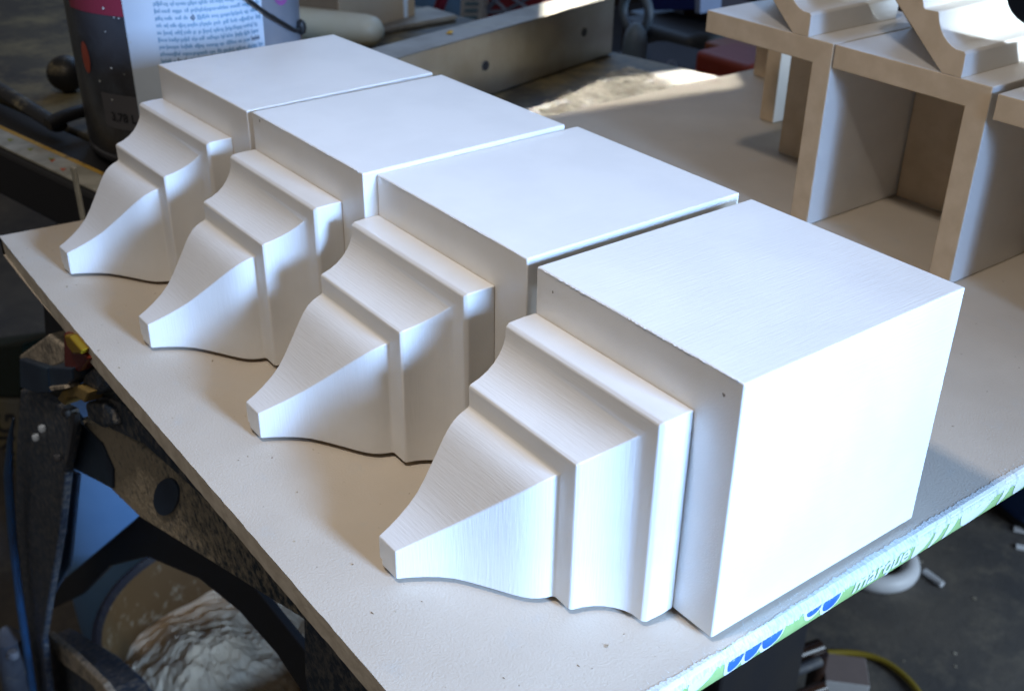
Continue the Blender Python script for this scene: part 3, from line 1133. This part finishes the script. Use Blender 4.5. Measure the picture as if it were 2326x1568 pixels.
ring_pts = [rp + Vector((0.22 * math.cos(q), 0.05, 0.22 * math.sin(q))) for q in [2 * math.pi * k_ / 24 for k_ in range(24)]]
tag(tube('strap_loop', ring_pts, 0.055, M_TEAL, None, 10, closed=True), 'grey-blue strap loop above the bottle', 'loop')
nb = tag(empty('navy_box', P(1535, 30, y=7.5)), 'navy blue box with a white edge at the top of the photo', 'box')
upright('front', (P(1478, 24, y=7.5), P(1577, 22, y=7.5), P(1579, -60, y=7.5), P(1478, -60, y=7.5)), 0.4, M_NAVY, 0.01, nb)
upright('white_edge', (P(1577.5, 30, y=7.45), P(1590, 32, y=7.45), P(1592, -60, y=7.45), P(1579, -60, y=7.45)), 0.35, M_BAGTXT, 0.01, nb)
tag(soft_box('grey_case', P(1540, 55, y=7.5) + Vector((0.0, 0, -0.75)), (1.2, 0.8, 1.55), mat('dark_grey_case', (0.035, 0.045, 0.06), rough=0.6), None, r=0.12),
    'dark grey case below the navy box', 'case')
for nm, u, v_, y_, sz, m_, lab in (
        ('crate', 1650, 60, 8.2, (0.9, 0.7, 1.4), mat('dark_brown_crate', (0.05, 0.022, 0.02), rough=0.7), 'dark brown crate between the navy box and the hollow corbels'),
        ('orange_tub', 1700, 118, 7.3, (0.8, 0.6, 0.4), mat('dull_orange', (0.20, 0.055, 0.015), rough=0.6), 'dull orange tub above the dark red bag'),
        ('blue_roll', 1480, 60, 8.0, (0.35, 0.5, 1.0), M_TEAL, 'grey-blue upright roll behind the pale bottle')):
    tag(soft_box(nm, P(u, v_, y=y_) + Vector((0, 0, -sz[2] * 0.3)), sz, m_, None, r=0.12), lab, nm.replace('_', ' '))
# dark wall behind all of it
wall = obox('wall', (-30, 20, 17, 17.3, FZ, 14), M_DARKBODY, None, bevel=0)
wall['kind'] = 'structure'

# ------------------------------------------------------------------ under the board, bottom left
def q4(x, y):
    return ((x / 1.336) * .7752, (850 + y / 1.336) * .7752)
st = tag(empty('work_stand', (-4.9, -0.85, FZ)), 'folding blue steel work stand caked with sawdust, holding up the plasterboard', 'work stand')
def plate(name, pix, yp, thick, m_, parent=st, bevel=0.015, fn=q4, depthdir=(0, 1, 0)):
    c = [local(parent, P(*fn(*q), y=yp)) for q in pix]
    d = Vector(depthdir) * thick
    k_ = len(c)
    V = c + [q + d for q in c]
    Fc = [tuple(range(k_)), tuple(range(k_, 2 * k_))[::-1]] + [(i, i + k_, (i + 1) % k_ + k_, (i + 1) % k_) for i in range(k_)]
    return mesh_obj(name, V, Fc, m_, parent, bevel=bevel)
YB = -0.86
plate('beam', [(300, 505), (470, 555), (700, 712), (900, 900), (1350, 1330), (1500, 1520), (1180, 1285), (860, 1085), (550, 892), (430, 775), (300, 705)], YB, 0.10, M_BEAM)
plate('beam_flange', [(365, 400), (470, 440), (700, 690), (960, 960), (1120, 1120), (700, 724), (560, 600), (440, 545), (400, 520)], YB - 0.06, 0.5, M_BLUE)
plate('hand_hole', [(648 + 46 * math.cos(q) + 14 * math.sin(q), 808 - 72 * math.sin(q) + 10 * math.cos(q)) for q in [math.pi * k_ / 12 for k_ in range(24)]], YB - 0.012, 0.02, M_BLUECLEAN, bevel=0)
plate('clean_panel', [(285, 480), (305, 510), (395, 600), (440, 700), (440, 775), (300, 705), (262, 690)], YB - 0.015, 0.04, M_BLUECLEAN, bevel=0.006)
# upright leg: a folded channel running down to the floor
plate('leg', [(78, 390), (140, 400), (270, 470), (285, 560), (255, 700), (230, 960), (190, 1200), (165, 1370), (190, 1568), (215, 1800),
              (150, 1800), (118, 1500), (88, 1200), (60, 900), (62, 640)], YB - 0.10, 0.06, M_BLUE)
plate('leg_inner', [(250, 690), (305, 720), (292, 860), (272, 1080), (205, 1190), (180, 1190), (215, 960)], YB + 0.02, 0.03, M_BLUECLEAN)
plate('leg_edge', [(275, 480), (292, 486), (268, 650), (255, 690), (248, 680), (262, 600)], YB - 0.13, 0.03, M_GREYCAST, bevel=0.004)
tube('leg_tube', [local(st, P(*q4(*q), y=YB - 0.2)) for q in ((52, 500), (40, 580), (32, 720), (48, 960), (78, 1220), (112, 1450), (150, 1700), (190, 2000))],
     0.034, M_BLUEEDGE, st, 14, rs=[0.005, 0.02, 0.034, 0.036, 0.036, 0.036, 0.036, 0.036])
plate('top_block', [(72, 255), (180, 175), (248, 215), (250, 290), (185, 312), (80, 275)], YB - 0.1, 0.4, M_SANDY, bevel=0.03)
plate('block_face', [(75, 268), (185, 305), (190, 400), (145, 405), (78, 380)], YB - 0.14, 0.05, M_BLUECLEAN, bevel=0.01)
plate('clamp_plate', [(190, 300), (280, 305), (285, 350), (250, 385), (195, 388)], YB - 0.18, 0.1, M_BLUECLEAN, bevel=0.01)
plate('clamp_lip', [(190, 378), (250, 372), (256, 386), (200, 394)], YB - 0.2, 0.08, M_SANDY, bevel=0.004)
plate('brown_bracket', [(240, 395), (300, 372), (350, 400), (330, 440), (300, 420), (262, 420), (250, 450), (222, 425)], YB - 0.16, 0.1,
      mat('ochre_dust', (0.36, 0.24, 0.06), (0.24, 0.17, 0.06), rough=0.9), bevel=0.01)
plate('black_post', [(165, 40), (238, 90), (262, 130), (252, 270), (180, 255)], YB + 0.05, 0.3, M_BLACK, bevel=0.02)
plate('hinge_knuckle', [(325, 330), (360, 305), (405, 335), (408, 370), (375, 412), (335, 405), (318, 372)], YB - 0.12, 0.12, M_BLUE, bevel=0.02)
plate('hinge_arm', [(330, 440), (400, 440), (430, 470), (450, 530), (400, 540), (345, 510)], YB - 0.10, 0.12, M_BLUE, bevel=0.02)
for q in ((165, 540), (140, 575), (225, 655), (258, 478)):
    p = local(st, P(*q4(*q), y=YB - 0.13))
    lathe('bolt', [(0.0, -0.02), (0.022, -0.018), (0.026, 0.0), (0.02, 0.018), (0.0, 0.02)], M_LABEL if q[0] < 170 else M_GREYCAST, st, 10, loc=p)
plate('far_leg', [(1185, 1230), (1300, 1300), (1450, 1500), (1560, 1750), (1230, 1750), (1190, 1500)], YB + 0.2, 0.15, M_BLUE)
# lower foot bracket
plate('foot_bracket', [(165, 1365), (190, 1380), (330, 1480), (420, 1568), (520, 1700), (210, 1700), (180, 1568), (160, 1450)], YB + 0.1, 0.3, M_BLUE)
plate('foot_lip', [(160, 1340), (185, 1340), (290, 1430), (400, 1540), (470, 1640), (440, 1660), (360, 1545), (250, 1465), (165, 1385)], YB + 0.06, 0.06, M_SANDY, bevel=0.01)
rc_ = tag(empty('red_clamp', P(*q4(290, 250), y=YB + 0.1)), 'small red clamp pad with a yellow centre tucked under the edge of the board', 'clamp')
plate('pad', [(245, 165), (270, 170), (345, 270), (310, 318), (285, 325), (248, 300)], YB - 0.16, 0.2, M_REDPL, rc_, bevel=0.02)
plate('centre', [(250, 175), (270, 180), (318, 235), (315, 250), (285, 250), (262, 220)], YB - 0.18, 0.1, M_YELPL, rc_, bevel=0.01)

bar = tag(tube('cast_bar', [P(*q4(*q), y=YB - 0.3) for q in ((20, 1325), (35, 1360), (55, 1450), (75, 1560), (100, 1700))], 0.15, M_GREYCAST, None, 16,
               rs=[0.06, 0.13, 0.15, 0.16, 0.17]), 'rounded grey cast bar with a bolt in the bottom left corner', 'bar')
p = P(*q4(50, 1425), y=YB - 0.45)
b_ = lathe('bolt', [(0.0, -0.03), (0.05, -0.025), (0.055, 0.0), (0.04, 0.04), (0.0, 0.045)], M_GREYCAST, bar, 12, loc=p)

# bucket of sawdust on the floor below
rimz = -5.35
bc = P(545, 1385, z=rimz)
bk = tag(empty('bucket', (bc.x, bc.y, FZ)), 'dark round bucket part filled with pale sawdust under the front edge of the board', 'bucket')
HB = rimz - FZ
R1 = 1.42
lathe('wall', [(R1 * 0.82, 0.0), (R1 * 0.97, HB * 0.9), (R1, HB - 0.06), (R1 + 0.03, HB), (R1 - 0.02, HB + 0.01), (R1 - 0.06, HB - 0.05),
               (R1 * 0.90, HB * 0.45), (0.0, HB * 0.42)], M_BUCKET, bk, 72)
lathe('lining', [(R1 - 0.035, HB - 0.02), (R1 - 0.068, HB - 0.06), (R1 * 0.905 - 0.03, HB * 0.46), (0.0, HB * 0.45)], M_BUCKETIN, bk, 72, cap=False)
V, Fc = [], []
NR, NA = 34, 90
for i in range(NR + 1):
    r = (R1 * 0.94) * i / NR
    for j in range(NA):
        q = 2 * math.pi * j / NA
        x, y = r * math.cos(q), r * math.sin(q)
        h = HB * 0.70 + 0.42 * math.exp(-((x + 0.05) ** 2 + (y + 0.50) ** 2) / 0.45) + 0.10 * mnoise.noise(Vector((x * 3, y * 3, 2))) + \
            0.05 * mnoise.noise(Vector((x * 7, y * 7, 5))) + 0.035 * mnoise.noise(Vector((x * 19, y * 19, 5)))
        h -= 0.2 * max(0, r / R1 - 0.7)
        V.append((x, y, h))
for i in range(NR):
    for j in range(NA):
        Fc.append((i * NA + j, i * NA + (j + 1) % NA, (i + 1) * NA + (j + 1) % NA, (i + 1) * NA + j))
M_HEAP = mat('loose_sawdust', (0.78, 0.63, 0.45), (0.64, 0.49, 0.33), rough=1.0, nscale=16, bump=0.7, bscale=90, bdist=0.003)
sd_ = mesh_obj('sawdust_heap', V, Fc, M_HEAP, None, loc=(bc.x, bc.y, FZ))
tag(sd_, 'heap of loose pale sawdust inside the dark bucket', 'sawdust', kind='stuff')

# blue plastic tub behind the leg
tb = P(*q4(400, 900), z=-5.6)
tub = tag(empty('blue_tub', (tb.x - 0.5, tb.y + 0.9, FZ)), 'smooth blue plastic barrel seen through the stand, between the leg and the beam', 'barrel')
lathe('body', [(1.2, 0.0), (1.28, 0.2), (1.32, 1.5), (1.30, 2.9), (1.22, 3.1), (0.9, 3.2), (0.0, 3.22)], M_SKYBLUE, tub, 64)
def t3(x, y):
    return (x / 1.372 * .7752, (880 + y / 1.372) * .7752)
shade_panel = tag(empty('bucket_shade', P(*t3(700, 1100), y=-0.45)), 'near-black sheet below the beam, added as shade over the top right of the bucket', 'board')  # added sheet, stands in for the deep shadow over the bucket
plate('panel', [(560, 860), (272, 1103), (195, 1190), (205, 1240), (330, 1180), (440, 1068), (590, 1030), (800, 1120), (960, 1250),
                (1110, 1420), (1230, 1600), (1300, 1500), (900, 1000)], -0.45, 0.05, M_BLACK, shade_panel, fn=t3)
# printed sack at the far left
sk = tag(empty('printed_sack', P(0, 1400, z=FZ)), 'pale sack printed with big black letters at the left edge, behind the stand leg', 'sack')
yk = 0.4
a, b, c_, d_ = P(-160, 1305, y=yk), P(46, 1300, y=yk), P(44, 905, y=yk), P(-160, 900, y=yk)
upright('front', (a, b, c_, d_), 0.9, M_BAGPAPER, 0.05, sk)
V, Fc = text_mesh('STRING', 1.0, 0.02)
x0, x1 = min(p.x for p in V), max(p.x for p in V)
V2 = []
off = (CAM - b).normalized() * 0.03
for p in V:
    t = (p.x - x0) / (x1 - x0)
    v_ = 1165 - t * 225
    u_ = 33 - p.y * 62
    V2.append(local(sk, P(u_, v_, y=yk) + off))
mesh_obj('lettering', V2, Fc, M_INK, sk)
upright('green_top', (P(-160, 899, y=yk), P(44, 902, y=yk), P(50, 780, y=yk), P(-160, 800, y=yk)), 0.8, mat('dark_green', (0.008, 0.02, 0.008), rough=0.8), 0.03, sk)

# ------------------------------------------------------------------ on the floor at the right
rp = P(1985, 1272, z=FZ + 0.1)
pts = [rp + Vector((0.50 * math.cos(q), 0.50 * math.sin(q), 0)) for q in [2 * math.pi * k_ / 40 for k_ in range(40)]]
tag(tube('white_ring', pts, 0.13, M_WHITE, None, 12, closed=True), 'white ring lying on the concrete, half hidden under the green board edge', 'ring')
s0, s1 = P(2100, 1296, z=FZ + 0.06), P(2140, 1326, z=FZ + 0.06)
tag(tube('white_stick', [s0, s1], 0.045, M_WHITE, None, 8), 'short white stick on the concrete beside the ring', 'stick')
bp_ = P(2325, 1120, z=FZ)
bb = tag(empty('blue_bin', (bp_.x + 0.5, bp_.y + 0.3, FZ)), 'dark blue plastic bin on the floor at the right edge', 'bin')
lathe('body', [(1.15, 0.12), (1.25, 0.3), (1.38, 1.2), (1.45, 1.3), (1.40, 1.34), (1.2, 0.5), (0, 0.45)], M_DKBLUE, bb, 48)
lathe('foot', [(1.10, 0.0), (1.18, 0.05), (1.16, 0.14)], M_BLACK, bb, 48)
for (u, v_, s_) in ((2318, 1203, 0.10), (2322, 1243, 0.09)):
    p = P(u, v_, z=FZ + 0.02)
    tag(obox('white_scrap', (-s_, s_, -s_ * 0.5, s_ * 0.5, -0.015, 0.02), M_WHITE, None, loc=p, bevel=0.005, rot=(0, 0, 0.5 + s_)),
        'small white scrap on the floor just below the blue bin' if v_ < 1220 else 'lower white scrap on the floor at the right edge', 'scrap')
# block with pale and white sides
zt = -6.9
a, b, c_ = P(1868, 1480, z=zt), P(1966, 1492, z=zt), P(1995, 1570, z=zt)
blk = tag(empty('block', (a.x, a.y, FZ)), 'grey-topped box with a white side and a green line, at the bottom under the board', 'box')
e1 = (b - a)
up = Vector((0, 0, -1))
d1 = Vector((e1.y, -e1.x, 0)).normalized() * 0.45
aa, bb2 = a + d1, b + d1 * 1.0
V = [local(blk, q) for q in (a, b, bb2, aa)] + [local(blk, Vector((q.x, q.y, FZ))) for q in (a, b, bb2, aa)]
mesh_obj('body', V, [(0, 1, 2, 3), (4, 7, 6, 5), (0, 4, 5, 1), (1, 5, 6, 2), (2, 6, 7, 3), (3, 7, 4, 0)],
         [mat('grey_pink_top', (0.22, 0.17, 0.16), rough=0.8), M_WHITE], blk, bevel=0.01, midx=[0, 1, 1, 1, 1, 1])
g0, g1_ = aa + d1.normalized() * 0.006 + Vector((0, 0, -0.20)), bb2 + d1.normalized() * 0.006 + Vector((0, 0, -0.20))
mesh_obj('green_line', [local(blk, q) for q in (g0, g1_, g1_ + Vector((0, 0, -0.05)), g0 + Vector((0, 0, -0.05)))], [(0, 1, 2, 3)], M_GREEN, blk)
# glossy brown slatted chair
ch = tag(empty('brown_chair', P(1700, 1540, z=FZ)), 'glossy dark brown slatted seat under the right end of the board', 'chair')
for i, (p0, p1, r_) in enumerate((((1500, 1600), (1862, 1468), 0.10), ((1520, 1640), (1862, 1500), 0.06), ((1500, 1560), (1800, 1440), 0.10),
                                  ((1540, 1690), (1870, 1560), 0.08))):
    a, b = P(*p0, z=-6.6 + 0.02 * i), P(*p1, z=-6.6 + 0.02 * i)
    tube('slat', [local(ch, a), local(ch, b)], r_, M_BROWNGLOSS if i != 1 else M_GREYCAST, ch, 10)
a = P(1862, 1480, z=-6.6)
for q in ((1862, 1480), (1600, 1580)):
    a = P(*q, z=-6.6)
    tube('leg', [local(ch, a), local(ch, Vector((a.x, a.y, FZ)))], 0.10, M_BROWNGLOSS, ch, 10)
hs = smoothpts([P(*q, z=FZ + 0.06) for q in ((1780, 1486), (1850, 1482), (1930, 1481), (1990, 1493), (2040, 1522), (2085, 1570), (2120, 1640))], 8)
tag(tube('yellow_hose', hs, 0.042, M_HOSE, None, 10), 'yellow hose curving over the concrete floor at the bottom right', 'hose')
# grit on the floor
gv = []
for _ in range(22):
    p = P(rg.uniform(1650, 2400), rg.uniform(1150, 1600), z=FZ)
    s_ = rg.uniform(0.008, 0.022)
    v, f = box(p.x - s_, p.x + s_, p.y - s_ * rg.uniform(0.5, 1.5), p.y + s_, FZ, FZ + s_ * 0.7)
    gv.append((v, f))
V, Fc = merge(gv)
tag(mesh_obj('grit', V, Fc, M_DUST), 'crumbs of grit scattered over the dark concrete floor', 'grit', kind='stuff')
